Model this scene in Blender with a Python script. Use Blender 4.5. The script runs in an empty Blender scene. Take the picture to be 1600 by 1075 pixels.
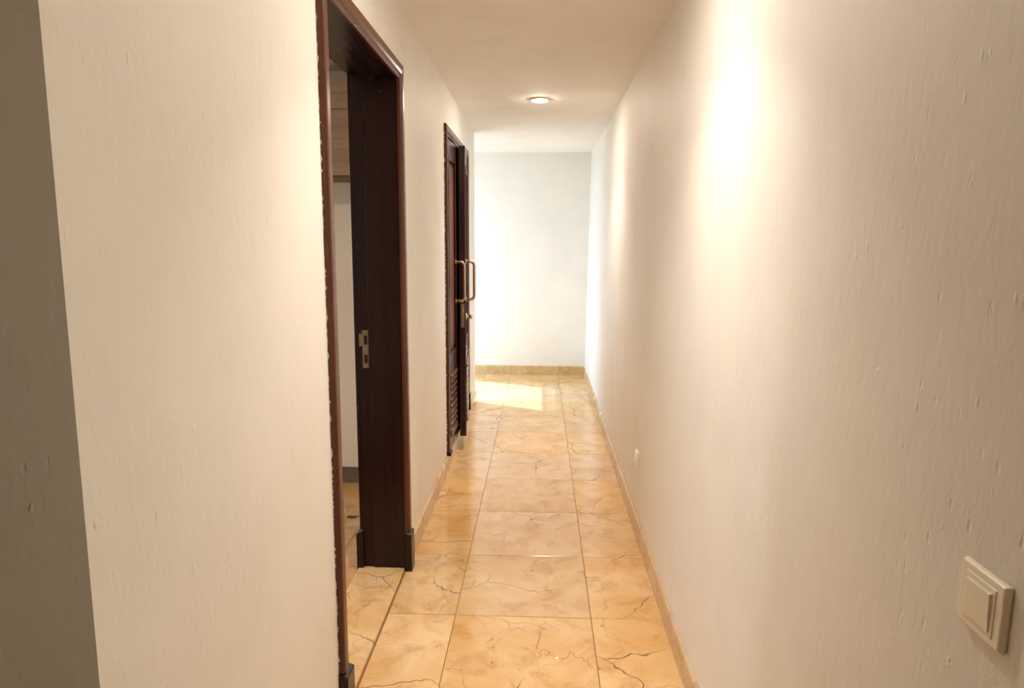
import bpy, bmesh, math, random
from mathutils import Vector, Matrix
random.seed(7)
scene = bpy.context.scene
COL = scene.collection
R = math.radians

# ------------------------------------------------------------------ camera
HC = 1.503
YAW, PITCH, ROLL, FPX = -0.0400, 0.1461, 0.0042, 1082.99
cy, sy, cp, sp = math.cos(YAW), math.sin(YAW), math.cos(PITCH), math.sin(PITCH)
fwd = Vector((sy * cp, cy * cp, -sp))
rgt = Vector((cy, -sy, 0))
upv = rgt.cross(fwd)
cr, sr = math.cos(ROLL), math.sin(ROLL)
rgt, upv = cr * rgt + sr * upv, -sr * rgt + cr * upv
cam_d = bpy.data.cameras.new('camera')
cam_d.sensor_fit = 'HORIZONTAL'
cam_d.sensor_width = 36.0
cam_d.lens = 36.0 * FPX / 1600.0
cam_d.clip_start = 0.02
cam = bpy.data.objects.new('camera', cam_d)
M = Matrix((rgt, upv, -fwd)).transposed().to_4x4()
M.translation = Vector((0, 0, HC))
cam.matrix_world = M
COL.objects.link(cam)
scene.camera = cam

# ------------------------------------------------------------------ world, sun, exposure
SKY = 6.4
SUN = 8.5
LAMP = 7.0
LAMP_COL = (1.0, 0.885, 0.745)
EXPOSURE = 0.12
SUN_DIR = Vector((0.9, -0.43, 0.0)).normalized()   # horizontal travel of the sunlight
SUN_EL = R(54)

world = bpy.data.worlds.new('sky')
scene.world = world
world.use_nodes = True
bg = world.node_tree.nodes['Background']
bg.inputs[0].default_value = (0.58, 0.79, 1.06, 1)
bg.inputs[1].default_value = SKY

sd = bpy.data.lights.new('sun', 'SUN')
sd.energy = SUN
sd.angle = R(0.6)
sd.color = (1.0, 0.985, 0.97)
sun = bpy.data.objects.new('sun', sd)
v = Vector((SUN_DIR.x * math.cos(SUN_EL), SUN_DIR.y * math.cos(SUN_EL), -math.sin(SUN_EL)))
sun.rotation_euler = v.to_track_quat('-Z', 'Y').to_euler()
sun.location = (-6, 10, 8)
COL.objects.link(sun)

vs = scene.view_settings
vs.view_transform = 'Standard'
vs.look = 'None'
vs.gamma = 1.0
vs.exposure = EXPOSURE
vs.use_curve_mapping = False
try:
    scene.cycles.use_denoising = True
    scene.cycles.max_bounces = 10
    scene.cycles.diffuse_bounces = 6
    scene.cycles.glossy_bounces = 3
    scene.cycles.transparent_max_bounces = 12
    scene.cycles.sample_clamp_indirect = 8.0
    scene.cycles.caustics_reflective = True
    scene.cycles.caustics_refractive = False
    scene.cycles.adaptive_threshold = 0.02
except Exception:
    pass


def portal(loc, rot, sx, sz):
    d = bpy.data.lights.new('window_portal', 'AREA')
    d.shape = 'RECTANGLE'
    d.size, d.size_y = sx, sz
    d.cycles.is_portal = True
    o = bpy.data.objects.new('window_portal', d)
    o.location = loc
    o.rotation_euler = rot
    COL.objects.link(o)


# ------------------------------------------------------------------ materials
def lin(*c):
    return tuple(((x / 255) / 12.92 if x <= 10 else ((x / 255 + 0.055) / 1.055) ** 2.4) for x in c)


class NT:
    def __init__(s, name):
        s.m = bpy.data.materials.new(name)
        s.m.use_nodes = True
        s.t = s.m.node_tree
        s.b = s.t.nodes['Principled BSDF']

    def n(s, typ, **kw):
        nd = s.t.nodes.new(typ)
        for k, v in kw.items():
            if k[0] == 'i' and k[1:].isdigit():
                nd.inputs[int(k[1:])].default_value = v
            elif k.startswith('in_'):
                nd.inputs[k[3:].replace('_', ' ')].default_value = v
            else:
                setattr(nd, k, v)
        return nd

    def l(s, a, b):
        s.t.links.new(a, b)

    def math(s, op, a, b=None, clamp=False):
        nd = s.t.nodes.new('ShaderNodeMath')
        nd.operation = op
        nd.use_clamp = clamp
        for i, x in enumerate((a, b)):
            if x is None:
                continue
            if isinstance(x, (int, float)):
                nd.inputs[i].default_value = x
            else:
                s.l(x, nd.inputs[i])
        return nd.outputs[0]

    def mix(s, f, a, b, mode='MIX'):
        nd = s.t.nodes.new('ShaderNodeMix')
        nd.data_type = 'RGBA'
        nd.blend_type = mode
        for i, x in ((0, f), (6, a), (7, b)):
            if isinstance(x, (int, float)):
                nd.inputs[i].default_value = x
            elif isinstance(x, tuple):
                nd.inputs[i].default_value = (x + (1,))[:4]
            else:
                s.l(x, nd.inputs[i])
        return nd.outputs[2]

    def ramp(s, f, *stops):
        nd = s.t.nodes.new('ShaderNodeMapRange')
        nd.clamp = True
        a, b, c, d = stops
        for i, x in enumerate((a, b, c, d)):
            nd.inputs[i + 1].default_value = x
        s.l(f, nd.inputs[0])
        return nd.outputs[0]

    def coords(s, scale=(1, 1, 1), random_shift=False, space='Object'):
        tc = s.n('ShaderNodeTexCoord')
        mp = s.n('ShaderNodeMapping')
        mp.inputs['Scale'].default_value = scale
        s.l(tc.outputs[space], mp.inputs[0])
        if random_shift:
            oi = s.n('ShaderNodeObjectInfo')
            cb = s.n('ShaderNodeCombineXYZ')
            s.l(s.math('MULTIPLY', oi.outputs['Random'], 91.0), cb.inputs[0])
            s.l(s.math('MULTIPLY', oi.outputs['Random'], -57.0), cb.inputs[1])
            s.l(s.math('MULTIPLY', oi.outputs['Random'], 33.0), cb.inputs[2])
            s.l(cb.outputs[0], mp.inputs['Location'])
        return mp.outputs[0]

    def noise(s, vec, scale, detail=3, rough=0.5, dist=0.0):
        nd = s.n('ShaderNodeTexNoise')
        nd.inputs['Scale'].default_value = scale
        nd.inputs['Detail'].default_value = detail
        nd.inputs['Roughness'].default_value = rough
        nd.inputs['Distortion'].default_value = dist
        s.l(vec, nd.inputs['Vector'])
        return nd.outputs[0], nd.outputs[1]

    def bump(s, h, strength, dist=0.01, normal=None):
        nd = s.n('ShaderNodeBump')
        nd.inputs['Strength'].default_value = strength
        nd.inputs['Distance'].default_value = dist
        s.l(h, nd.inputs['Height'])
        if normal is not None:
            s.l(normal, nd.inputs['Normal'])
        return nd.outputs[0]


def plaster(name, col, rough=0.55, strokes=1.0):
    t = NT(name)
    v1 = t.coords((1, 1, 1))
    vs_ = t.coords((1.0, 1.0, 0.45))
    big, _ = t.noise(v1, 3.0, 2, 0.55)
    med, _ = t.noise(vs_, 34, 3, 0.6, 0.5)
    vor = t.n('ShaderNodeTexVoronoi')
    vor.inputs['Scale'].default_value = 34
    t.l(vs_, vor.inputs['Vector'])
    pit = t.ramp(vor.outputs['Distance'], 0.05, 0.16, 1.0, 0.0)
    flick = t.math('MULTIPLY', pit, t.ramp(med, 0.50, 0.60, -0.6, 1.0))
    flick = t.math('MULTIPLY', flick, t.ramp(big, 0.42, 0.60, 0.30, 1.0))
    rough_zone = t.ramp(big, 0.35, 0.65, 0.35, 1.0)
    h = t.math('MULTIPLY', t.math('MULTIPLY', med, rough_zone), 0.55 * strokes)
    h = t.math('ADD', h, t.math('MULTIPLY', big, 0.9))
    h = t.math('ADD', h, t.math('MULTIPLY', flick, 0.75 * strokes))
    t.l(t.bump(h, 0.50, 0.006), t.b.inputs['Normal'])
    c = t.mix(t.ramp(big, 0.35, 0.7, 0.0, 1.0), col, tuple(x * 0.95 for x in col))
    c = t.mix(t.ramp(med, 0.60, 0.85, 0.0, 0.22), c, tuple(x * y for x, y in zip(col, (0.86, 0.80, 0.72))))
    t.l(c, t.b.inputs['Base Color'])
    t.b.inputs['Roughness'].default_value = rough
    t.b.inputs['Specular IOR Level'].default_value = 0.35
    return t.m


def marble(name, base, pale, dark, veins=1.0, rough=(0.05, 0.14), vein_scale=2.0):
    t = NT(name)
    v = t.coords((1, 1, 1), True)
    cl, cc = t.noise(v, 3.4, 3, 0.6, 0.9)
    f2, _ = t.noise(v, 8.0, 4, 0.65, 0.6)
    c = t.mix(t.ramp(cl, 0.35, 0.65, 0.0, 1.0), base, pale)
    c = t.mix(t.ramp(f2, 0.50, 0.72, 0.0, 0.62), c, dark)
    oi = t.n('ShaderNodeObjectInfo')
    hsv = t.n('ShaderNodeHueSaturation')
    t.l(t.ramp(oi.outputs['Random'], 0, 1, 0.93, 1.06), hsv.inputs['Value'])
    t.l(t.ramp(t.math('FRACT', t.math('MULTIPLY', oi.outputs['Random'], 17.3)), 0, 1, 0.90, 1.10), hsv.inputs['Saturation'])
    t.l(c, hsv.inputs['Color'])
    c = hsv.outputs[0]
    # veins: warped cell edges kept only in patches
    wv = t.n('ShaderNodeVectorMath', operation='MULTIPLY_ADD')
    _, wn = t.noise(v, 5.0, 3, 0.6)
    t.l(wn, wv.inputs[0]); wv.inputs[1].default_value = (0.14, 0.14, 0.14); t.l(v, wv.inputs[2])
    tot = None
    for sc_, w, lo, hi, k in ((vein_scale, 0.0055, 0.44, 0.60, 0.9), (vein_scale * 2.6, 0.009, 0.48, 0.66, 0.5)):
        vo = t.n('ShaderNodeTexVoronoi', feature='DISTANCE_TO_EDGE')
        vo.inputs['Scale'].default_value = sc_
        t.l(wv.outputs[0], vo.inputs['Vector'])
        e = t.ramp(vo.outputs['Distance'], w * 0.25, w * 1.3, 1.0, 0.0)
        mk, _ = t.noise(v, sc_ * 1.6, 1)
        e = t.math('MULTIPLY', e, t.ramp(mk, lo, hi, 0.0, k * veins))
        tot = e if tot is None else t.math('MAXIMUM', tot, e)
    c = t.mix(tot, c, lin(92, 58, 30))
    sp_ = t.n('ShaderNodeTexVoronoi')
    sp_.inputs['Scale'].default_value = 15
    t.l(v, sp_.inputs['Vector'])
    spots = t.math('MULTIPLY', t.ramp(sp_.outputs['Distance'], 0.04, 0.10, 1, 0), t.ramp(f2, 0.55, 0.62, 0, 0.7))
    c = t.mix(spots, c, lin(112, 72, 42))
    t.l(c, t.b.inputs['Base Color'])
    rr, _ = t.noise(v, 5.0, 2, 0.6)
    t.l(t.ramp(rr, 0.3, 0.7, *rough), t.b.inputs['Roughness'])
    h = t.math('SUBTRACT', t.math('MULTIPLY', rr, 0.25), tot)
    t.l(t.bump(h, 0.14, 0.004), t.b.inputs['Normal'])
    t.b.inputs['Specular IOR Level'].default_value = 0.6
    return t.m


def wood(name, c1, c2, rough=0.28, axis='z', specks=0.0, spec=0.5, scale=1.0):
    t = NT(name)
    s = {'z': (14, 14, 0.8), 'y': (14, 0.8, 14), 'x': (0.8, 14, 14)}[axis]
    v = t.coords(tuple(k * scale for k in s), True)
    a, _ = t.noise(v, 2.0, 3, 0.5, 0.5)
    b, _ = t.noise(v, 9.0, 3, 0.6)
    c = t.mix(t.ramp(a, 0.3, 0.7, 0, 1), c1, c2)
    c = t.mix(t.ramp(b, 0.5, 0.8, 0, 0.25), c, tuple(x * 0.6 for x in c1))
    if specks:
        vv = t.coords((1, 1, 1), True)
        vo = t.n('ShaderNodeTexVoronoi')
        vo.inputs['Scale'].default_value = 20
        t.l(vv, vo.inputs['Vector'])
        mk, _ = t.noise(vv, 4.0, 2)
        k = t.math('MULTIPLY', t.ramp(vo.outputs['Distance'], 0.030, 0.045, 1, 0), t.ramp(mk, 0.52, 0.56, 0, specks))
        c = t.mix(k, c, lin(190, 165, 140))
    t.l(c, t.b.inputs['Base Color'])
    t.l(t.ramp(a, 0.3, 0.7, rough, rough + 0.1), t.b.inputs['Roughness'])
    t.b.inputs['Specular IOR Level'].default_value = spec
    t.l(t.bump(a, 0.02, 0.002), t.b.inputs['Normal'])
    return t.m


def plain(name, col, rough=0.4, metal=0.0, var=0.06, spec=0.5):
    t = NT(name)
    v = t.coords((1, 1, 1))
    a, _ = t.noise(v, 14, 3)
    t.l(t.mix(t.ramp(a, 0.3, 0.7, 0, 1), tuple(x * (1 - var) for x in col), tuple(min(1, x * (1 + var)) for x in col)), t.b.inputs['Base Color'])
    t.b.inputs['Roughness'].default_value = rough
    t.b.inputs['Metallic'].default_value = metal
    t.b.inputs['Specular IOR Level'].default_value = spec
    return t.m


WALLC = (0.87, 0.84, 0.79)
MAT = {
    'wall': plaster('painted_plaster', WALLC),
    'room_wall': plaster('beige_room_paint', (0.84, 0.75, 0.60)),
    'ceiling': plaster('ceiling_paint', (0.88, 0.85, 0.80), 0.8, 0.25),
    'tile': marble('beige_marble', lin(219, 175, 117), lin(230, 196, 148), lin(186, 134, 80)),
    'bbmarble': marble('baseboard_marble', lin(200, 166, 120), lin(216, 186, 142), lin(178, 138, 94), 0.4, (0.15, 0.3), 4.0),
    'roomtile': marble('room_marble', lin(190, 146, 98), lin(205, 165, 118), lin(160, 112, 70), 0.8),
    'grout': plain('grout', lin(132, 100, 66), 0.9),
    'mahogany': wood('dark_mahogany', (0.014, 0.0036, 0.0026), (0.022, 0.0058, 0.0040), 0.24, 'z', 0.8, 0.32),
    'mahogany_h': wood('dark_mahogany_head', (0.014, 0.0036, 0.0026), (0.022, 0.0058, 0.0040), 0.24, 'y', 0.0, 0.32),
    'casing': wood('red_brown_casing', (0.085, 0.026, 0.014), (0.125, 0.040, 0.021), 0.24, 'z', 0.4, 0.35),
    'casing_h': wood('red_brown_casing_head', (0.085, 0.026, 0.014), (0.125, 0.040, 0.021), 0.24, 'y', 0.0, 0.35),
    'louvre': wood('louvre_sheen_wood', (0.11, 0.055, 0.038), (0.16, 0.085, 0.06), 0.20, 'y'),  # slats lightened: reflected sheen is put into the wood colour
    'doorwood': wood('reddish_door_wood', (0.028, 0.0065, 0.0042), (0.055, 0.014, 0.008), 0.24, 'z', 0.3, 0.4),
    'panelwood': wood('door_panel_wood', (0.12, 0.035, 0.015), (0.18, 0.06, 0.025), 0.3, 'z'),
    'cabinet': wood('cabinet_oak_laminate', lin(142, 114, 90), lin(170, 142, 114), 0.45, 'x', scale=0.9),
    'cabinet_under_shade': wood('cabinet_underside_shade', lin(96, 80, 52), lin(110, 92, 60), 0.6, 'x'),  # shade under the cabinet put into a darker wood
    'brass': plain('satin_nickel_brass', (0.62, 0.52, 0.38), 0.25, 1.0),
    'steel': plain('aged_strike_steel', (0.42, 0.34, 0.25), 0.42, 1.0, 0.15),
    'black': plain('shade_and_bolt_black', (0.006, 0.005, 0.005), 0.6),  # painted dark of holes and louvre gaps, also the bolt's own black
    'plastic': plain('ivory_plastic', lin(248, 240, 222), 0.30, 0.0, 0.02),
    'chrome': plain('downlight_metal', (0.55, 0.48, 0.40), 0.3, 1.0),
    'caulk': plain('flaking_paint', WALLC, 0.7),
    'concrete': plain('outside_paving', (0.45, 0.43, 0.40), 0.9),
    'alu': plain('white_window_frame', (0.75, 0.75, 0.73), 0.4),
    'stain': plain('dark_stain', (0.05, 0.02, 0.012), 0.5),
}
t = NT('bulb_glow')
t.b.inputs['Base Color'].default_value = (1, 1, 1, 1)
t.b.inputs['Emission Color'].default_value = LAMP_COL + (1,)
t.b.inputs['Emission Strength'].default_value = 315.0
MAT['bulb'] = t.m


def pane_mat(name, tint):
    t = NT(name)
    t.t.nodes.remove(t.b)
    out = [n for n in t.t.nodes if n.type == 'OUTPUT_MATERIAL'][0]
    tr = t.n('ShaderNodeBsdfTransparent')
    tr.inputs[0].default_value = tint + (1,)
    gl = t.n('ShaderNodeBsdfGlossy')
    gl.inputs['Roughness'].default_value = 0.02
    mx = t.n('ShaderNodeMixShader')
    mx.inputs[0].default_value = 0.06
    t.l(tr.outputs[0], mx.inputs[1]); t.l(gl.outputs[0], mx.inputs[2]); t.l(mx.outputs[0], out.inputs[0])
    return t.m


MAT['glass'] = pane_mat('clear_glass', (0.94, 0.96, 0.95))
MAT['warm_pane'] = pane_mat('warming_glass', (0.92, 0.76, 0.58))  # pane tint added to warm the light of the added window
MAT['tinted'] = pane_mat('tinted_glass', (0.42, 0.42, 0.41))


# ------------------------------------------------------------------ mesh helpers
def new_obj(name, me, mat=None, parent=None, loc=(0, 0, 0)):
    o = bpy.data.objects.new(name, me)
    COL.objects.link(o)
    if mat and me is not None and not me.materials:
        me.materials.append(MAT[mat])
    o.location = loc
    if parent is not None:
        o.parent = parent
    return o


def empty(name, loc=(0, 0, 0), parent=None, rotz=0.0):
    o = bpy.data.objects.new(name, None)
    COL.objects.link(o)
    o.location = loc
    o.rotation_euler = (0, 0, rotz)
    o.empty_display_size = 0.1
    if parent:
        o.parent = parent
    return o


def tag(o, label=None, cat=None, group=None, kind=None):
    for k, v in (('label', label), ('category', cat), ('group', group), ('kind', kind)):
        if v:
            o[k] = v
    return o


def bm_box(bm, x0, x1, y0, y1, z0, z1):
    vs_ = [bm.verts.new((x, y, z)) for x in (x0, x1) for y in (y0, y1) for z in (z0, z1)]
    for f in ((0, 1, 3, 2), (4, 6, 7, 5), (0, 4, 5, 1), (2, 3, 7, 6), (0, 2, 6, 4), (1, 5, 7, 3)):
        bm.faces.new([vs_[i] for i in f])
    return vs_


def bm_mesh(bm, name='mesh', bevel=0.0, seg=1, smooth=False):
    if bevel:
        bmesh.ops.bevel(bm, geom=list(bm.edges), offset=bevel, segments=seg, affect='EDGES', profile=0.6)
    bmesh.ops.recalc_face_normals(bm, faces=list(bm.faces))
    me = bpy.data.meshes.new(name)
    bm.to_mesh(me)
    bm.free()
    if smooth:
        for p in me.polygons:
            p.use_smooth = True
    return me


def boxes(name, lst, mat, parent=None, loc=(0, 0, 0), bevel=0.0, seg=1):
    bm = bmesh.new()
    for b in lst:
        bm_box(bm, *b)
    return new_obj(name, bm_mesh(bm, name, bevel, seg), mat, parent, loc)


_cache = {}


def piece(name, sx, sy_, sz, mat, centre, parent, bevel=0.0015):
    """centred box piece, mesh data shared between alike sizes; parent is unrotated"""
    key = (round(sx, 4), round(sy_, 4), round(sz, 4), mat, bevel)
    if key not in _cache:
        bm = bmesh.new()
        bm_box(bm, -sx / 2, sx / 2, -sy_ / 2, sy_ / 2, -sz / 2, sz / 2)
        me = bm_mesh(bm, name, bevel)
        me.materials.append(MAT[mat])
        _cache[key] = me
    pl = parent.location if parent is not None else Vector((0, 0, 0))
    return new_obj(name, _cache[key], None, parent, Vector(centre) - pl)


def tube(name, pts, r, mat, parent=None, seg=14, caps=True):
    bm = bmesh.new()
    rings = []
    n = len(pts)
    pts = [Vector(p) for p in pts]
    ref = None
    for i, p in enumerate(pts):
        d = (pts[min(i + 1, n - 1)] - pts[max(i - 1, 0)]).normalized()
        if ref is None:
            ref = d.orthogonal().normalized()
        ref = (ref - d * ref.dot(d)).normalized()
        b = d.cross(ref)
        rings.append([bm.verts.new(p + r * (math.cos(a) * ref + math.sin(a) * b)) for a in [2 * math.pi * k / seg for k in range(seg)]])
    for a, b in zip(rings, rings[1:]):
        for k in range(seg):
            bm.faces.new((a[k], a[(k + 1) % seg], b[(k + 1) % seg], b[k]))
    if caps:
        bm.faces.new(rings[0][::-1])
        bm.faces.new(rings[-1])
    return new_obj(name, bm_mesh(bm, name, smooth=True), mat, parent)


def lathe(bm, prof, centre, axis='z', seg=32):
    """prof: list of (r, h) revolved around axis through centre"""
    c = Vector(centre)
    rings = []
    for r_, h in prof:
        ring = []
        for k in range(seg):
            a = 2 * math.pi * k / seg
            u, w = r_ * math.cos(a), r_ * math.sin(a)
            ring.append(bm.verts.new(c + (Vector((u, w, h)) if axis == 'z' else Vector((h, u, w)) if axis == 'x' else Vector((u, h, w)))))
        rings.append(ring)
    for a, b in zip(rings, rings[1:]):
        for k in range(seg):
            bm.faces.new((a[k], a[(k + 1) % seg], b[(k + 1) % seg], b[k]))
    return rings


# ------------------------------------------------------------------ main dimensions
XL, XLB = -0.605, -0.800            # left wall: corridor face, room face
XR0, XR1 = 0.516, 0.547             # right wall at floor / at ceiling (it leans out a little)
ZC = 2.475
Y_PIL, Y_LEND, Y_END = 0.859, 6.42, 7.835
D1 = (1.998, 2.985, 2.176)          # near doorway: inner casing edges and head
D2 = (4.475, 5.690, 2.165)          # far double door
CW = 0.064                          # casing width
SILL2 = 0.100
X_OUT = -3.40
Y_BACK = -2.60
X_PAS = -1.30                       # glazed end of the side passage
T = 0.55
JX, JY = -0.331, 2.621


def xr_at(z):
    return XR0 + (XR1 - XR0) * z / ZC


def structure(o, label=None):
    o['kind'] = 'structure'
    if label:
        o['label'] = label
    return o


# ------------------------------------------------------------------ walls, ceiling
w = CW * 0.6
structure(boxes('wall_left', [
    (XLB, XL, Y_PIL, D1[0] - w, 0, ZC),
    (XLB, XL, D1[0] - w, D1[1] + w, D1[2] + w, ZC),
    (XLB, XL, D1[1] + w, D2[0] - w, 0, ZC),
    (XLB, XL, D2[0] - w, D2[1] + w, D2[2] + w, ZC),
    (XLB, XL, D2[1] + w, Y_LEND, 0, ZC)], 'wall'), 'cream plastered wall with the two dark doorways')
structure(boxes('wall_front', [(X_OUT, XLB, Y_PIL, Y_PIL + 0.15, 0, ZC)], 'wall'), 'shaded grey wall face left of the plaster corner')
bm = bmesh.new()
RW = (-0.26, 0.36, 1.0, 2.0)          # unseen window added to light the left wall: Y range, Z range
for b_ in ((Y_BACK, RW[0], 0, ZC), (RW[1], Y_END + 0.15, 0, ZC), (RW[0], RW[1], 0, RW[2]), (RW[0], RW[1], RW[3], ZC)):
    bm_box(bm, 0, 1, *b_)
for v_ in bm.verts:
    v_.co.x = xr_at(v_.co.z) if v_.co.x < 0.5 else 0.70
structure(new_obj('wall_right', bm_mesh(bm, 'wall_right'), 'wall'), 'long bare cream wall carrying the light switch')
structure(boxes('wall_end', [(X_PAS - 0.12, 0.70, Y_END, Y_END + 0.15, 0, ZC)], 'wall'), 'pale wall closing the far end of the corridor')
structure(boxes('wall_partition', [(X_OUT, XLB, 4.147, 4.297, 0, ZC)], 'room_wall'), 'dim wall inside the near room seen through the doorway')
structure(boxes('wall_passage', [(X_OUT - 0.15, XLB, Y_LEND - 0.15, Y_LEND, 0, ZC)], 'wall'))
# glazed end of the side passage: opening Y 6.45..7.66, 0..2.42
OY0, OY1, OZ = 6.53, 7.80, 2.42
structure(boxes('wall_passage_end', [(X_PAS - 0.12, X_PAS, Y_LEND, OY0, 0, ZC), (X_PAS - 0.12, X_PAS, OY1, Y_END, 0, ZC),
                                     (X_PAS - 0.12, X_PAS, OY0, OY1, OZ, ZC)], 'wall'))
gd = structure(empty('door_3', (X_PAS - 0.06, OY0, 0)), 'glass door letting sun into the side passage')
for nm, b in (('door_frame', (-0.02, 0.02, 0, 0.035, 0, OZ)), ('door_frame', (-0.02, 0.02, OY1 - OY0 - 0.035, OY1 - OY0, 0, OZ)),
              ('door_frame', (-0.02, 0.02, 0.035, OY1 - OY0 - 0.035, 2.14, 2.155)), ('door_frame', (-0.02, 0.02, 0.035, OY1 - OY0 - 0.035, OZ - 0.03, OZ))):
    boxes(nm, [b], 'alu', gd)
boxes('pane', [(-0.003, 0.003, 0.035, OY1 - OY0 - 0.035, 0.0, 2.14)], 'glass', gd)
boxes('transom_pane', [(-0.003, 0.003, 0.035, OY1 - OY0 - 0.035, 2.155, OZ - 0.03)], 'tinted', gd)
portal((X_PAS - 0.13, (OY0 + OY1) / 2, OZ / 2), (0, R(-90), 0), OZ, OY1 - OY0)
# outer wall of the near room with two narrow windows, and the rear hall
WIN = [(2.98, 3.34), (3.68, 4.04)]
WZ0, WZ1 = 0.35, 2.12
lst = [(X_OUT - 0.15, X_OUT, Y_BACK, WIN[0][0], 0, ZC), (X_OUT - 0.15, X_OUT, WIN[0][1], WIN[1][0], 0, ZC),
       (X_OUT - 0.15, X_OUT, WIN[1][1], Y_LEND, 0, ZC)]
for a, b in WIN:
    lst += [(X_OUT - 0.15, X_OUT, a, b, 0, WZ0), (X_OUT - 0.15, X_OUT, a, b, WZ1, ZC)]
structure(boxes('wall_outer', lst, 'wall'))
for i, (a, b) in enumerate(WIN):
    wo = structure(empty('window_%d' % (i + 1), (X_OUT - 0.08, a, WZ0)))
    boxes('window_frame', [(-0.02, 0.02, 0, 0.03, 0, WZ1 - WZ0), (-0.02, 0.02, b - a - 0.03, b - a, 0, WZ1 - WZ0),
                           (-0.02, 0.02, 0, b - a, 0, 0.03), (-0.02, 0.02, 0, b - a, WZ1 - WZ0 - 0.03, WZ1 - WZ0)], 'alu', wo)
    boxes('pane', [(-0.003, 0.003, 0.03, b - a - 0.03, 0.03, WZ1 - WZ0 - 0.03)], 'glass', wo)
    portal((X_OUT - 0.16, (a + b) / 2, (WZ0 + WZ1) / 2), (0, R(-90), 0), WZ1 - WZ0, b - a)
structure(boxes('wall_back', [(X_OUT - 0.15, 0.70, Y_BACK - 0.15, Y_BACK, 0, ZC)], 'wall'))
wo = structure(empty('window_3', (0.64, RW[0], RW[2])))  # added window, out of view, brightens the left wall
ww, wh = RW[1] - RW[0], RW[3] - RW[2]
boxes('window_frame', [(-0.02, 0.02, 0, 0.03, 0, wh), (-0.02, 0.02, ww - 0.03, ww, 0, wh),
                       (-0.02, 0.02, 0.03, ww - 0.03, 0, 0.03), (-0.02, 0.02, 0.03, ww - 0.03, wh - 0.03, wh)], 'alu', wo)
boxes('pane', [(-0.003, 0.003, 0.03, ww - 0.03, 0.03, wh - 0.03)], 'warm_pane', wo)
portal((0.71, (RW[0] + RW[1]) / 2, (RW[2] + RW[3]) / 2), (0, R(90), 0), wh, ww)

bm = bmesh.new()
bm_box(bm, X_OUT - 0.15, 0.70, Y_BACK - 0.15, Y_LEND, ZC, ZC + 0.15)
bm_box(bm, X_PAS - 0.12, 0.70, Y_LEND, Y_END + 0.15, ZC, ZC + 0.15)
ceiling = structure(new_obj('ceiling', bm_mesh(bm, 'ceiling'), 'ceiling'), 'plain cream corridor ceiling with one lit downlight')
LIGHTS = [(-0.016, 4.965, 1.0, 'round recessed downlight glowing in the corridor ceiling'),
          (0.03, 2.08, 1.0, 'round recessed downlight above the near doorway'),
          (-2.0, 2.60, 0.75, 'unseen downlight added to brighten the near room')]  # the last lamp is unseen, added to brighten the room

# ------------------------------------------------------------------ floor: base, grout and single tiles
floor = structure(empty('floor', (0, 0, 0)), 'polished beige marble tile floor of the corridor')
boxes('grout_bed', [(X_OUT - 0.15, 0.70, Y_BACK - 0.15, Y_LEND, -0.12, -0.002),
                    (X_PAS - 0.12, 0.70, Y_LEND, Y_END + 0.15, -0.12, -0.002)], 'grout', floor)
GAP = 0.0028


def tile_grid(x0, x1, y0, y1, jx, jy, pitch, mat):
    def cuts(a, b, j):
        k = math.ceil((a - j) / pitch)
        c = [a]
        while j + k * pitch < b - 1e-6:
            if j + k * pitch > a + 1e-6:
                c.append(j + k * pitch)
            k += 1
        return c + [b]
    xs, ys = cuts(x0, x1, jx), cuts(y0, y1, jy)
    for xa, xb in zip(xs, xs[1:]):
        for ya, yb in zip(ys, ys[1:]):
            if xb - xa < 0.01 or yb - ya < 0.01:
                continue
            dz = random.uniform(-0.0005, 0.0005)
            o = piece('tile', xb - xa - GAP, yb - ya - GAP, 0.012, mat, ((xa + xb) / 2, (ya + yb) / 2, -0.006 + dz), floor, 0.0008)
            o.rotation_euler = (random.uniform(-0.0012, 0.0012), random.uniform(-0.0012, 0.0012), 0)


tile_grid(-0.607, 0.516, Y_PIL, Y_END, JX, JY, T, 'tile')
tile_grid(X_PAS, -0.607, Y_LEND, Y_END, JX, JY, T, 'tile')
tile_grid(-1.98, 0.516, Y_BACK, Y_PIL, JX, JY, T, 'tile')
tile_grid(-2.6, -0.824, 1.9, 4.147, -0.95, 3.027, 0.445, 'roomtile')
# dark stain on the room floor
bm = bmesh.new()
vv = [bm.verts.new((0.030 * math.cos(a) * (1 + 0.25 * math.sin(3 * a)), 0.026 * math.sin(a) * (1 + 0.3 * math.cos(2 * a)), 0.0012)) for a in [k * math.pi / 9 for k in range(18)]]
bm.faces.new(vv)
new_obj('floor_stain', bm_mesh(bm, 'floor_stain'), 'stain', floor, (-1.02, 3.60, 0.0))

# ------------------------------------------------------------------ baseboards: single marble pieces with a rounded top
BH, BT = 0.103, 0.013


def bb_mesh(length):
    key = ('bb', round(length, 4))
    if key not in _cache:
        prof = [(0, 0), (BT, 0), (BT, BH - 0.010)]
        for k in range(1, 6):
            a = k * math.pi / 10
            prof.append((BT - 0.010 + 0.010 * math.cos(a), BH - 0.010 + 0.010 * math.sin(a)))
        prof.append((0, BH))
        bm = bmesh.new()
        A = [bm.verts.new((x, -length / 2 + 0.0007, z)) for x, z in prof]
        B = [bm.verts.new((x, length / 2 - 0.0007, z)) for x, z in prof]
        n = len(prof)
        for i in range(n):
            bm.faces.new((A[i], A[(i + 1) % n], B[(i + 1) % n], B[i]))
        bm.faces.new(A[::-1]); bm.faces.new(B)
        me = bm_mesh(bm, 'baseboard_tile')
        me.materials.append(MAT['bbmarble'])
        _cache[key] = me
    return _cache[key]


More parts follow.
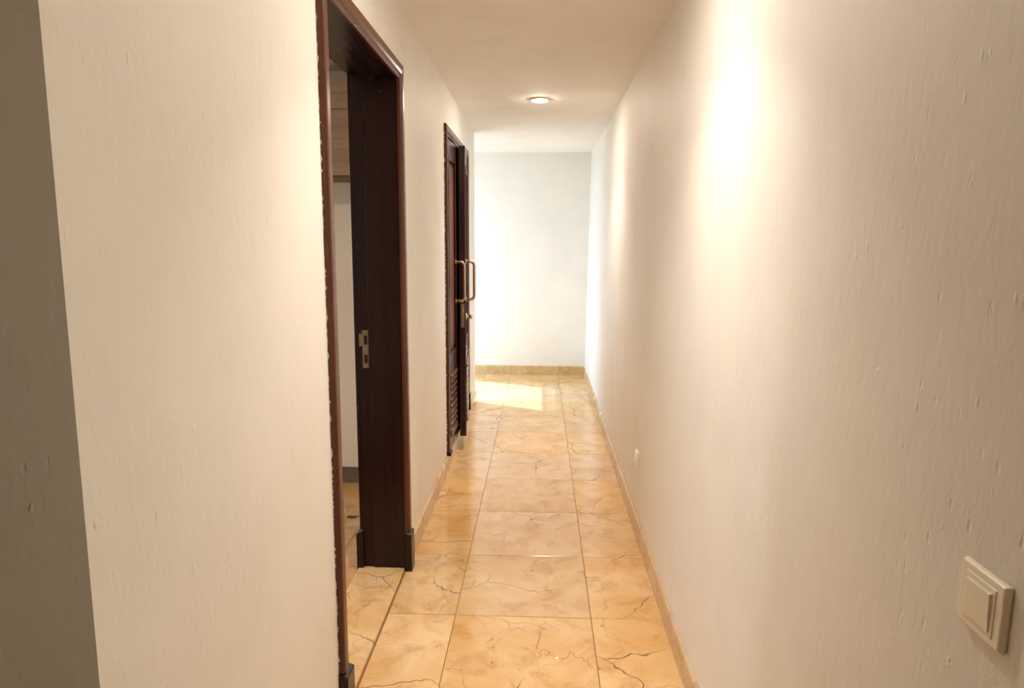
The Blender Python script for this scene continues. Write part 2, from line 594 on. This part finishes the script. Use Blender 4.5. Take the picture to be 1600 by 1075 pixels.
def baseboard(name, p0, p1, joints, label=None):
    """pieces along p0->p1, the moulded face looks to the left of the direction turned by -90"""
    p0, p1 = Vector(p0), Vector(p1)
    d = (p1 - p0)
    L_ = d.length
    d.normalize()
    root = structure(empty(name, (p0.x, p0.y, 0)), label)
    cuts = [0.0] + sorted(j for j in joints if 0.02 < j < L_ - 0.02) + [L_]
    ang = math.atan2(d.y, d.x) - math.pi / 2
    for a, b in zip(cuts, cuts[1:]):
        c = d * ((a + b) / 2)
        o = new_obj('baseboard_tile', bb_mesh(b - a), None, root, (c.x, c.y, 0))
        o.rotation_euler = (0, 0, ang)
    return root


rows = [JY + k * T for k in range(-12, 12)]
baseboard('baseboard_right', (XR0 + 0.001, Y_END), (XR0 + 0.001, Y_BACK), [Y_END - y for y in rows], 'beige marble skirting along the long bare wall')
baseboard('baseboard_left', (XL, D1[1] + CW + 0.012), (XL, D2[0] - CW - 0.004), [y - D1[1] - CW - 0.012 for y in rows], 'marble skirting between the two dark doorways')
baseboard('baseboard_corner', (XL, D2[1] + CW + 0.004), (XL, Y_LEND), [], 'short marble skirting past the double door')
baseboard('baseboard_end', (X_PAS, Y_END), (XR0, Y_END), [JX - X_PAS - T, JX - X_PAS, JX + T - X_PAS], 'marble skirting of the pale end wall')
baseboard('baseboard_passage', (XL + BT, Y_LEND), (X_PAS, Y_LEND), [])
baseboard('baseboard_pillar', (XL, Y_PIL), (XL, D1[0] - CW - 0.012), [0.5])
baseboard('baseboard_front', (-3.0, Y_PIL), (XL + BT, Y_PIL), [0.55, 1.1, 1.65, 2.2])
baseboard('baseboard_room', (XLB, 4.147), (-2.6, 4.147), [0.2, 0.75, 1.3])

# ------------------------------------------------------------------ casings
PROF = [(0.0, 0.0), (0.0, 0.010), (0.004, 0.014), (0.010, 0.014), (0.013, 0.010), (0.016, 0.012), (0.019, 0.018),
        (0.030, 0.0205), (0.054, 0.0205), (0.060, 0.018), (CW, 0.012), (CW, 0.0)]


def casing_leg(parent, xw, side, y_in, z0, z_in, mat='casing'):
    """vertical casing; side=-1 lies towards smaller Y; mitred at the head; out-direction +X (xw corridor face)"""
    bm = bmesh.new()
    A = [bm.verts.new((xw + v_, y_in + side * u, z0)) for u, v_ in PROF]
    B = [bm.verts.new((xw + v_, y_in + side * u, z_in + u)) for u, v_ in PROF]
    n = len(PROF)
    for i in range(n):
        bm.faces.new((A[i], A[(i + 1) % n], B[(i + 1) % n], B[i]))
    bm.faces.new(A[::-1]); bm.faces.new(B)
    me = bm_mesh(bm, 'casing')
    o = new_obj('casing', me, mat, parent)
    shift(o)
    return o


def casing_head(parent, xw, y0, y1, z_in, mat='casing_h'):
    bm = bmesh.new()
    A = [bm.verts.new((xw + v_, y0 - u, z_in + u)) for u, v_ in PROF]
    B = [bm.verts.new((xw + v_, y1 + u, z_in + u)) for u, v_ in PROF]
    n = len(PROF)
    for i in range(n):
        bm.faces.new((A[i], A[(i + 1) % n], B[(i + 1) % n], B[i]))
    bm.faces.new(A[::-1]); bm.faces.new(B)
    o = new_obj('head_casing', bm_mesh(bm, 'head_casing'), mat, parent)
    shift(o)
    return o


def shift(o):
    """mesh was built in world coordinates: move it into its parent's frame"""
    loc = Vector((0, 0, 0))
    p = o.parent
    while p is not None:
        loc += p.location
        p = p.parent
    o.data.transform(Matrix.Translation(-loc))


def wbox(name, b, mat, parent, bevel=0.0, seg=1):
    o = boxes(name, [b], mat, parent, bevel=bevel, seg=seg)
    shift(o)
    return o


def flakes(parent, x0, y, z0, z1, wmax, seed):
    """torn strip of wall paint along the outer edge of a casing leg (faces -Y)"""
    rnd = random.Random(seed)
    bm = bmesh.new()
    z = z0
    prev = None
    while z < z1:
        wd = 0.0005 + wmax * (rnd.random() ** 4)
        a = [bm.verts.new((x0 - 0.001, y - 0.0006, z)), bm.verts.new((x0 + wd, y - 0.0016, z)), bm.verts.new((x0 + wd, y, z)), bm.verts.new((x0 - 0.001, y, z))]
        if prev:
            for i in range(4):
                bm.faces.new((prev[i], prev[(i + 1) % 4], a[(i + 1) % 4], a[i]))
        prev = a
        z += rnd.uniform(0.002, 0.012)
    o = new_obj('flaking_paint', bm_mesh(bm, 'flaking_paint'), 'caulk', parent)
    shift(o)


# ------------------------------------------------------------------ near doorway
d1 = structure(empty('door_1', (XL, D1[0], 0)), 'near doorway with dark mahogany frame and no leaf in view')
PH = 0.190
casing_leg(d1, XL, -1, D1[0], PH, D1[2])
casing_leg(d1, XL, 1, D1[1], PH, D1[2])
casing_head(d1, XL, D1[0], D1[1], D1[2])


def plinth(parent, y_in, side, z0, z1, face):
    bm = bmesh.new()
    ya, yb = y_in - side * 0.004, y_in + side * (CW + 0.006)
    if face > 0:
        bm_box(bm, XL, XL + 0.030, min(ya, yb), max(ya, yb), z0, z1)
    else:
        bm_box(bm, XLB - 0.030, XLB, min(ya, yb), max(ya, yb), z0, z1)
    for v_ in bm.verts:       # sloping top
        if v_.co.z > z1 - 1e-4 and abs(v_.co.x - (XL + 0.030 if face > 0 else XLB - 0.030)) < 1e-4:
            v_.co.z -= 0.012
    o = new_obj('plinth_block', bm_mesh(bm, 'plinth_block', 0.002), 'mahogany', parent)
    shift(o)
    return o


for s_, y_ in ((-1, D1[0]), (1, D1[1])):
    plinth(d1, y_, s_, 0.0, PH, 1)
    plinth(d1, y_, s_, 0.0, PH, -1)
# jambs: thick stop on the corridor side, rebate for the leaf on the room side
RB = -0.752
for s_, y_ in ((1, D1[1]), (-1, D1[0])):
    ya = y_ + s_ * 0.004
    far = y_ + s_ * 0.040
    j = wbox('jamb', (RB, XL - 0.0005, min(ya, far), max(ya, far), 0.014, D1[2] + 0.03), 'mahogany', d1, 0.0015)
    yb = y_ + s_ * 0.018
    wbox('jamb_rebate', (XLB, RB, min(yb, far), max(yb, far), 0.014, D1[2] + 0.03), 'mahogany', d1, 0.001)
    # room-side casing
    yc, yd = y_ + s_ * 0.020, y_ + s_ * 0.085
    wbox('casing', (XLB - 0.018, XLB, min(yc, yd), max(yc, yd), PH, D1[2] + 0.075), 'mahogany', d1, 0.002)
wbox('head_jamb', (RB, XL - 0.0005, D1[0], D1[1], D1[2] + 0.004, D1[2] + 0.04), 'mahogany_h', d1, 0.0015)
wbox('head_jamb', (XLB, RB, D1[0], D1[1], D1[2] + 0.018, D1[2] + 0.04), 'mahogany_h', d1, 0.001)
wbox('head_casing', (XLB - 0.018, XLB, D1[0] - 0.02, D1[1] + 0.02, D1[2] + 0.020, D1[2] + 0.075), 'mahogany_h', d1, 0.002)
flakes(d1, XL, D1[0] - CW, 0.20, 2.23, 0.005, 3)
# strike plate on the far jamb (plate with two holes, a lip towards the room, two screws)
bm = bmesh.new()
yp = D1[1] + 0.018
xa, xb = RB - 0.030, RB - 0.004
for b in ((xa, xa + 0.007, yp - 0.0022, yp, 0.947, 1.115), (xb - 0.004, xb, yp - 0.0022, yp, 0.947, 1.115),
          (xa + 0.007, xb - 0.004, yp - 0.0022, yp, 0.947, 0.968), (xa + 0.007, xb - 0.004, yp - 0.0022, yp, 1.006, 1.052),
          (xa + 0.007, xb - 0.004, yp - 0.0022, yp, 1.092, 1.115),
          (xa - 0.014, xa, yp - 0.0040, yp - 0.001, 1.045, 1.100)):
    bm_box(bm, *b)
stp = new_obj('strike_plate', bm_mesh(bm, 'strike_plate'), 'steel', d1)
stp['label'] = 'worn metal strike plate'
shift(stp)
for b in ((xa + 0.007, xb - 0.004, yp - 0.0006, yp, 0.968, 1.006), (xa + 0.007, xb - 0.004, yp - 0.0006, yp, 1.052, 1.092)):
    o = boxes('strike_hole_shade', [b], 'black', stp)  # solid black piece painted as the dark inside the hole
    shift(o)
for z in (0.957, 1.104):
    bm = bmesh.new()
    rr = lathe(bm, [(0.0042, 0), (0.0036, -0.0012), (0.0008, -0.0016)], ((xa + xb) / 2, yp - 0.0022, z), 'y', 10)
    bm.faces.new(rr[-1])
    o = new_obj('screw', bm_mesh(bm, 'screw'), 'steel', stp)
    shift(o)

# marble threshold of the near doorway, raised a little, in two slabs
s1 = structure(empty('trim_1', (XL, D1[0], 0)), 'raised marble threshold slab in the near doorway')
for ya, yb in ((D1[0] - 0.0, 2.776), (2.778, D1[1] + 0.016)):
    piece('threshold_slab', 0.214, yb - ya, 0.020, 'tile', (-0.717, (ya + yb) / 2, 0.004), s1, 0.0025)

# ------------------------------------------------------------------ far double door on its raised marble step
s2 = structure(empty('trim_2', (XL, D2[0], 0)), 'raised marble step under the double door')
for ya, yb in ((D2[0] - CW, 4.93), (4.932, 5.42), (5.422, D2[1] + CW)):
    piece('step_slab', 0.215, yb - ya - 0.001, SILL2 + 0.004, 'bbmarble', (-0.701, (ya + yb) / 2, SILL2 / 2 - 0.002), s2, 0.003)
d2 = structure(empty('door_2', (XL, D2[0], SILL2)), 'far mahogany double door standing slightly ajar')
Z2 = SILL2
casing_leg(d2, XL, -1, D2[0], Z2, D2[2])
casing_leg(d2, XL, 1, D2[1], Z2 + 0.15, D2[2])
casing_head(d2, XL, D2[0], D2[1], D2[2])
for s_, y_, zt in ((1, D2[1], 0.150), (-1, D2[0], 0.035)):
    plinth(d2, y_, s_, Z2, Z2 + zt, 1)
for s_, y_ in ((1, D2[1]), (-1, D2[0])):
    ya, far = y_ + s_ * 0.004, y_ + s_ * 0.040
    wbox('jamb', (XLB, XL - 0.0005, min(ya, far), max(ya, far), Z2 + 0.001, D2[2] + 0.03), 'mahogany', d2, 0.0015)
    yb = y_ - s_ * 0.012
    wbox('door_stop', (-0.700, -0.668, min(yb, ya), max(yb, ya), Z2 + 0.001, D2[2]), 'mahogany', d2)
wbox('head_jamb', (XLB, XL - 0.0005, D2[0], D2[1], D2[2] + 0.004, D2[2] + 0.04), 'mahogany_h', d2, 0.0015)
flakes(d2, XL, D2[0] - CW, Z2 + 0.03, 2.22, 0.006, 11)
TH = 0.045          # leaf thickness
LZ0, LZ1 = 0.004, 2.055


def leaf(hinge_y, sgn, width, angle, label):
    """leaf mesh = stiles and rails; local +Y*sgn runs from the hinge, +X is the corridor face"""
    L0 = bmesh.new()
    st = 0.085 if width > 0.5 else 0.052

    def lb(x0, x1, y0, y1, z0, z1, bm_=None):
        a, b = sorted((sgn * y0, sgn * y1))
        bm_box(L0 if bm_ is None else bm_, x0, x1, a, b, z0, z1)
    bays = [(0.105, 0.510), (0.655, 1.935)]           # louvre bay, tall panel (local z)
    lb(-TH, 0, 0.004, st, LZ0, LZ1)
    lb(-TH, 0, width - st, width, LZ0, LZ1)
    for za, zb in ((LZ0, bays[0][0]), (bays[0][1], bays[1][0]), (bays[1][1], LZ1)):
        lb(-TH, 0, st, width - st, za, zb)
    lf = new_obj('door_leaf', bm_mesh(L0, 'door_leaf', 0.0015), 'doorwood', d2, Vector((-0.598, hinge_y, Z2)) - d2.location)
    lf.rotation_euler = (0, 0, angle)
    lf['label'] = label

    def add(name, lst, mat, bevel=0.0):
        bm_ = bmesh.new()
        for b in lst:
            lb(*b, bm_=bm_)
        return new_obj(name, bm_mesh(bm_, name, bevel), mat, lf)
    # raised field panel and its moulding frame
    za, zb = bays[1]
    add('panel', [(-TH + 0.012, -0.014, st, width - st, za, zb)], 'panelwood')
    add('panel_field', [(-0.014, -0.006, st + 0.035, width - st - 0.035, za + 0.04, zb - 0.04)], 'panelwood', 0.003)
    m_ = 0.014
    for b in ((st, st + m_, za, zb), (width - st - m_, width - st, za, zb), (st + m_, width - st - m_, za, za + m_), (st + m_, width - st - m_, zb - m_, zb)):
        add('moulding', [(-0.014, 0.005, b[0], b[1], b[2], b[3])], 'doorwood', 0.003)
    # louvre bay
    za, zb = bays[0]
    for b in ((st, st + m_, za, zb), (width - st - m_, width - st, za, zb)):
        add('moulding', [(-0.030, 0.004, b[0], b[1], b[2], b[3])], 'doorwood', 0.003)
    for z_ in (za - 0.010, zb - 0.014):
        add('moulding', [(-0.030, 0.012, st, width - st, z_, z_ + 0.024)], 'louvre', 0.004)  # lighter wood here paints the light these mouldings catch
    add('louvre_gap_shade', [(-TH + 0.002, -TH + 0.006, st, width - st, za, zb)], 'black')  # black sheet painted as the dark between the slats
    ns = 9
    pitch_ = (zb - za - 2 * m_) / ns
    bm_ = bmesh.new()
    a, b = sorted((sgn * (st + m_), sgn * (width - st - m_)))
    bm_box(bm_, -0.018, 0.018, a, b, -0.0035, 0.0035)
    bmesh.ops.rotate(bm_, verts=bm_.verts, cent=(0, 0, 0), matrix=Matrix.Rotation(R(36), 3, 'Y'))
    sme = bm_mesh(bm_, 'louvre_slat', 0.001)
    for k in range(ns):
        new_obj('louvre_slat', sme, 'louvre', lf, (-0.005, 0, za + m_ + (k + 0.5) * pitch_))
    # hinge knuckles
    for z in (0.25, 1.05, 1.85):
        bm_ = bmesh.new()
        rr = lathe(bm_, [(0.0015, -0.05), (0.007, -0.048), (0.007, 0.048), (0.0015, 0.05)], (0.004, -sgn * 0.001, z), 'z', 12)
        bm_.faces.new(rr[0][::-1]); bm_.faces.new(rr[-1])
        new_obj('hinge', bm_mesh(bm_, 'hinge', smooth=True), 'doorwood', lf)
    # D pull handle
    zl, zh, pr, rr_ = 0.995, 1.265, 0.062, 0.0105
    yh = sgn * (width - 0.060)
    pts = [(-0.002, yh, zl)]
    rad = 0.030
    for k in range(0, 9):
        a_ = k * math.pi / 16
        pts.append((pr - rad + rad * math.sin(a_), yh, zl + rad - rad * math.cos(a_)))
    for k in range(0, 9):
        a_ = k * math.pi / 16
        pts.append((pr - rad + rad * math.cos(a_), yh, zh - rad + rad * math.sin(a_)))
    pts.append((-0.002, yh, zh))
    tube('pull_handle', pts, rr_, 'brass', lf)['label'] = 'satin brass D-shaped pull handle'
    for z in (zl, zh):
        bm_ = bmesh.new()
        q = lathe(bm_, [(0.019, 0.0), (0.019, 0.004), (0.012, 0.007)], (0, yh, z), 'x', 18)
        bm_.faces.new(q[-1])
        new_obj('handle_rosette', bm_mesh(bm_, 'handle_rosette', smooth=False), 'brass', lf)
    return lf, st


MEET = 4.876
leaf(D2[0] + 0.006, 1, MEET - D2[0] - 0.010, R(-1.8), 'narrow near leaf with tall panel above louvres')
far_w = D2[1] - 0.006 - MEET
lf2, st2 = leaf(D2[1] - 0.006, -1, far_w, R(5.2), 'wide far leaf pushed slightly out into the corridor')
# lock furniture of the wide leaf (local frame: free edge at y = -far_w)
fe = -far_w
bm = bmesh.new()
bm_box(bm, -0.034, -0.010, fe - 0.0022, fe, 0.800, 0.970)
lk = new_obj('lock_faceplate', bm_mesh(bm, 'lock_faceplate', 0.0008), 'steel', lf2)
boxes('latch_bolt', [(-0.029, -0.015, fe - 0.012, fe - 0.002, 0.905, 0.935), (-0.028, -0.016, fe - 0.005, fe - 0.002, 0.845, 0.875)], 'brass', lf2, bevel=0.0015)
boxes('flush_bolt', [(-0.030, -0.014, fe - 0.0015, fe, 0.020, 0.100)], 'black', lf2)
bm = bmesh.new()
q = lathe(bm, [(0.024, 0.0), (0.024, 0.005), (0.011, 0.008), (0.009, 0.022), (0.016, 0.030), (0.018, 0.038), (0.013, 0.045), (0.003, 0.047)], (0, fe + 0.060, 0.872), 'x', 20)
bm.faces.new(q[-1])
new_obj('door_knob', bm_mesh(bm, 'door_knob', smooth=True), 'brass', lf2)
tube('hook', [(-0.001, fe + 0.055, 0.640), (0.012, fe + 0.055, 0.636), (0.020, fe + 0.055, 0.615), (0.018, fe + 0.055, 0.590), (0.006, fe + 0.055, 0.575)], 0.0045, 'brass', lf2, 8)

# ------------------------------------------------------------------ wall cabinet inside the near room
cb = empty('wall_cabinet', (-1.5, 3.88, 1.862))
tag(cb, 'wood-grain wall cabinet high on the wall inside the near doorway', 'cabinet')
cx0, cx1, cy0, cy1, cz0, cz1 = -2.30, -0.86, 3.88, 4.146, 1.862, 2.352
wbox('body', (cx0, cx1, cy0 + 0.019, cy1, cz0, cz1), 'cabinet', cb, 0.001)
wbox('bottom_board', (cx0, cx1, cy0 + 0.002, cy1, cz0 - 0.016, cz0), 'cabinet_under_shade', cb, 0.001)
zs = cz1 - 0.135
for za, zb in ((cz0 + 0.001, zs - 0.0015), (zs + 0.0015, cz1)):
    for k in range(2):
        xa_ = cx0 + k * 0.72
        wbox('door', (xa_ + 0.001, xa_ + 0.719, cy0, cy0 + 0.018, za, zb), 'cabinet', cb, 0.001)

# ------------------------------------------------------------------ downlights
for lx, ly, pw, lab in LIGHTS:
    dl = empty('downlight', (lx, ly, ZC))
    tag(dl, lab, 'ceiling light', 'recessed ceiling downlights')
    bm = bmesh.new()
    lathe(bm, [(0.050, -0.0005), (0.052, -0.007), (0.057, -0.009), (0.066, -0.0075), (0.074, -0.0015), (0.074, 0.001), (0.050, 0.001)], (0, 0, 0), 'z', 40)
    new_obj('trim_ring', bm_mesh(bm, 'trim_ring', smooth=True), 'chrome', dl)
    bm = bmesh.new()
    q = lathe(bm, [(0.0560, -0.004), (0.054, -0.010), (0.038, -0.0155), (0.012, -0.018)], (0, 0, 0), 'z', 32)
    bm.faces.new(q[-1])
    q2 = [v_ for v_ in q[0]]
    new_obj('bulb', bm_mesh(bm, 'bulb', smooth=True), 'bulb', dl)
    ld = bpy.data.lights.new('downlight_lamp', 'AREA')
    ld.shape = 'DISK'
    ld.size = 0.09
    ld.energy = LAMP * pw
    ld.color = LAMP_COL
    ld.spread = R(104)
    lo = bpy.data.objects.new('downlight_lamp', ld)
    lo.location = (0, 0, -0.021)
    lo.parent = dl
    COL.objects.link(lo)

# ------------------------------------------------------------------ light switch and socket on the leaning right wall
lean = math.atan2(XR1 - XR0, ZC)


def wall_thing(name, y, z, label, cat):
    o = empty(name, (xr_at(z) - 0.0005, y, z))
    # local frame: +X out of the wall towards the corridor, +Y towards the camera side, +Z up
    o.rotation_euler = (0, 0, math.pi)
    o.rotation_euler = (Matrix.Rotation(lean, 3, 'Y') @ Matrix.Rotation(math.pi, 3, 'Z')).to_euler()
    tag(o, label, cat)
    return o


def pad(name, w_, h_, d0, d1_, mat, parent, inset, bevel, cy_=0.0, cz_=0.0, tilt=0.0):
    """plate whose outer face is inset from its back outline"""
    bm_ = bmesh.new()
    vv_ = bm_box(bm_, d0, d1_, -w_ / 2, w_ / 2, -h_ / 2, h_ / 2)
    for v_ in vv_:
        if v_.co.x > (d0 + d1_) / 2:
            v_.co.y *= (w_ - 2 * inset) / w_
            v_.co.z *= (h_ - 2 * inset) / h_
            v_.co.x += tilt * v_.co.z
    me = bm_mesh(bm_, name, bevel, 3)
    for p in me.polygons:
        p.use_smooth = False
    return new_obj(name, me, mat, parent, (0, cy_, cz_))


sw = wall_thing('light_switch', 0.784, 1.085, 'square ivory single-rocker light switch on the bare wall', 'switch')
pad('back_box', 0.080, 0.078, 0.0, 0.004, 'plastic', sw, 0.0005, 0.0005)
pad('face_plate', 0.084, 0.083, 0.002, 0.0090, 'plastic', sw, 0.0035, 0.0020)
pad('inner_frame', 0.056, 0.060, 0.0085, 0.0102, 'plastic', sw, 0.001, 0.0005)
pad('rocker', 0.045, 0.047, 0.009, 0.0130, 'plastic', sw, 0.0006, 0.0008, 0.0, -0.001, 0.05)
so = wall_thing('wall_socket', 3.53, 0.385, 'small ivory wall socket low on the wall above the skirting', 'socket')
pad('face_plate', 0.082, 0.082, 0.0, 0.012, 'plastic', so, 0.008, 0.002)
bm = bmesh.new()
q = lathe(bm, [(0.023, 0.0115), (0.023, 0.0165), (0.020, 0.0165), (0.019, 0.0125)], (0, 0, 0), 'x', 24)
bm.faces.new(q[-1])
new_obj('socket_well', bm_mesh(bm, 'socket_well'), 'plastic', so)
for yy in (-0.0095, 0.0095):
    bm = bmesh.new()
    q = lathe(bm, [(0.0026, 0.0124), (0.0026, 0.0132), (0.0006, 0.0132)], (0, yy, 0), 'x', 10)
    bm.faces.new(q[-1])
    new_obj('contact_hole_shade', bm_mesh(bm, 'contact_hole_shade'), 'black', so)  # black disc stands for the dark inside the contact

# ground outside the openings
structure(boxes('ground_outside', [(-12, X_OUT - 0.15, -8, 16, -0.2, -0.05), (X_OUT - 0.15, X_PAS - 0.12, Y_LEND, 16, -0.2, -0.05),
                                   (X_OUT - 0.15, 8, -8, Y_BACK - 0.15, -0.2, -0.05), (0.70, 8, Y_BACK - 0.15, 16, -0.2, -0.05)], 'concrete'), 'paving outside the openings')
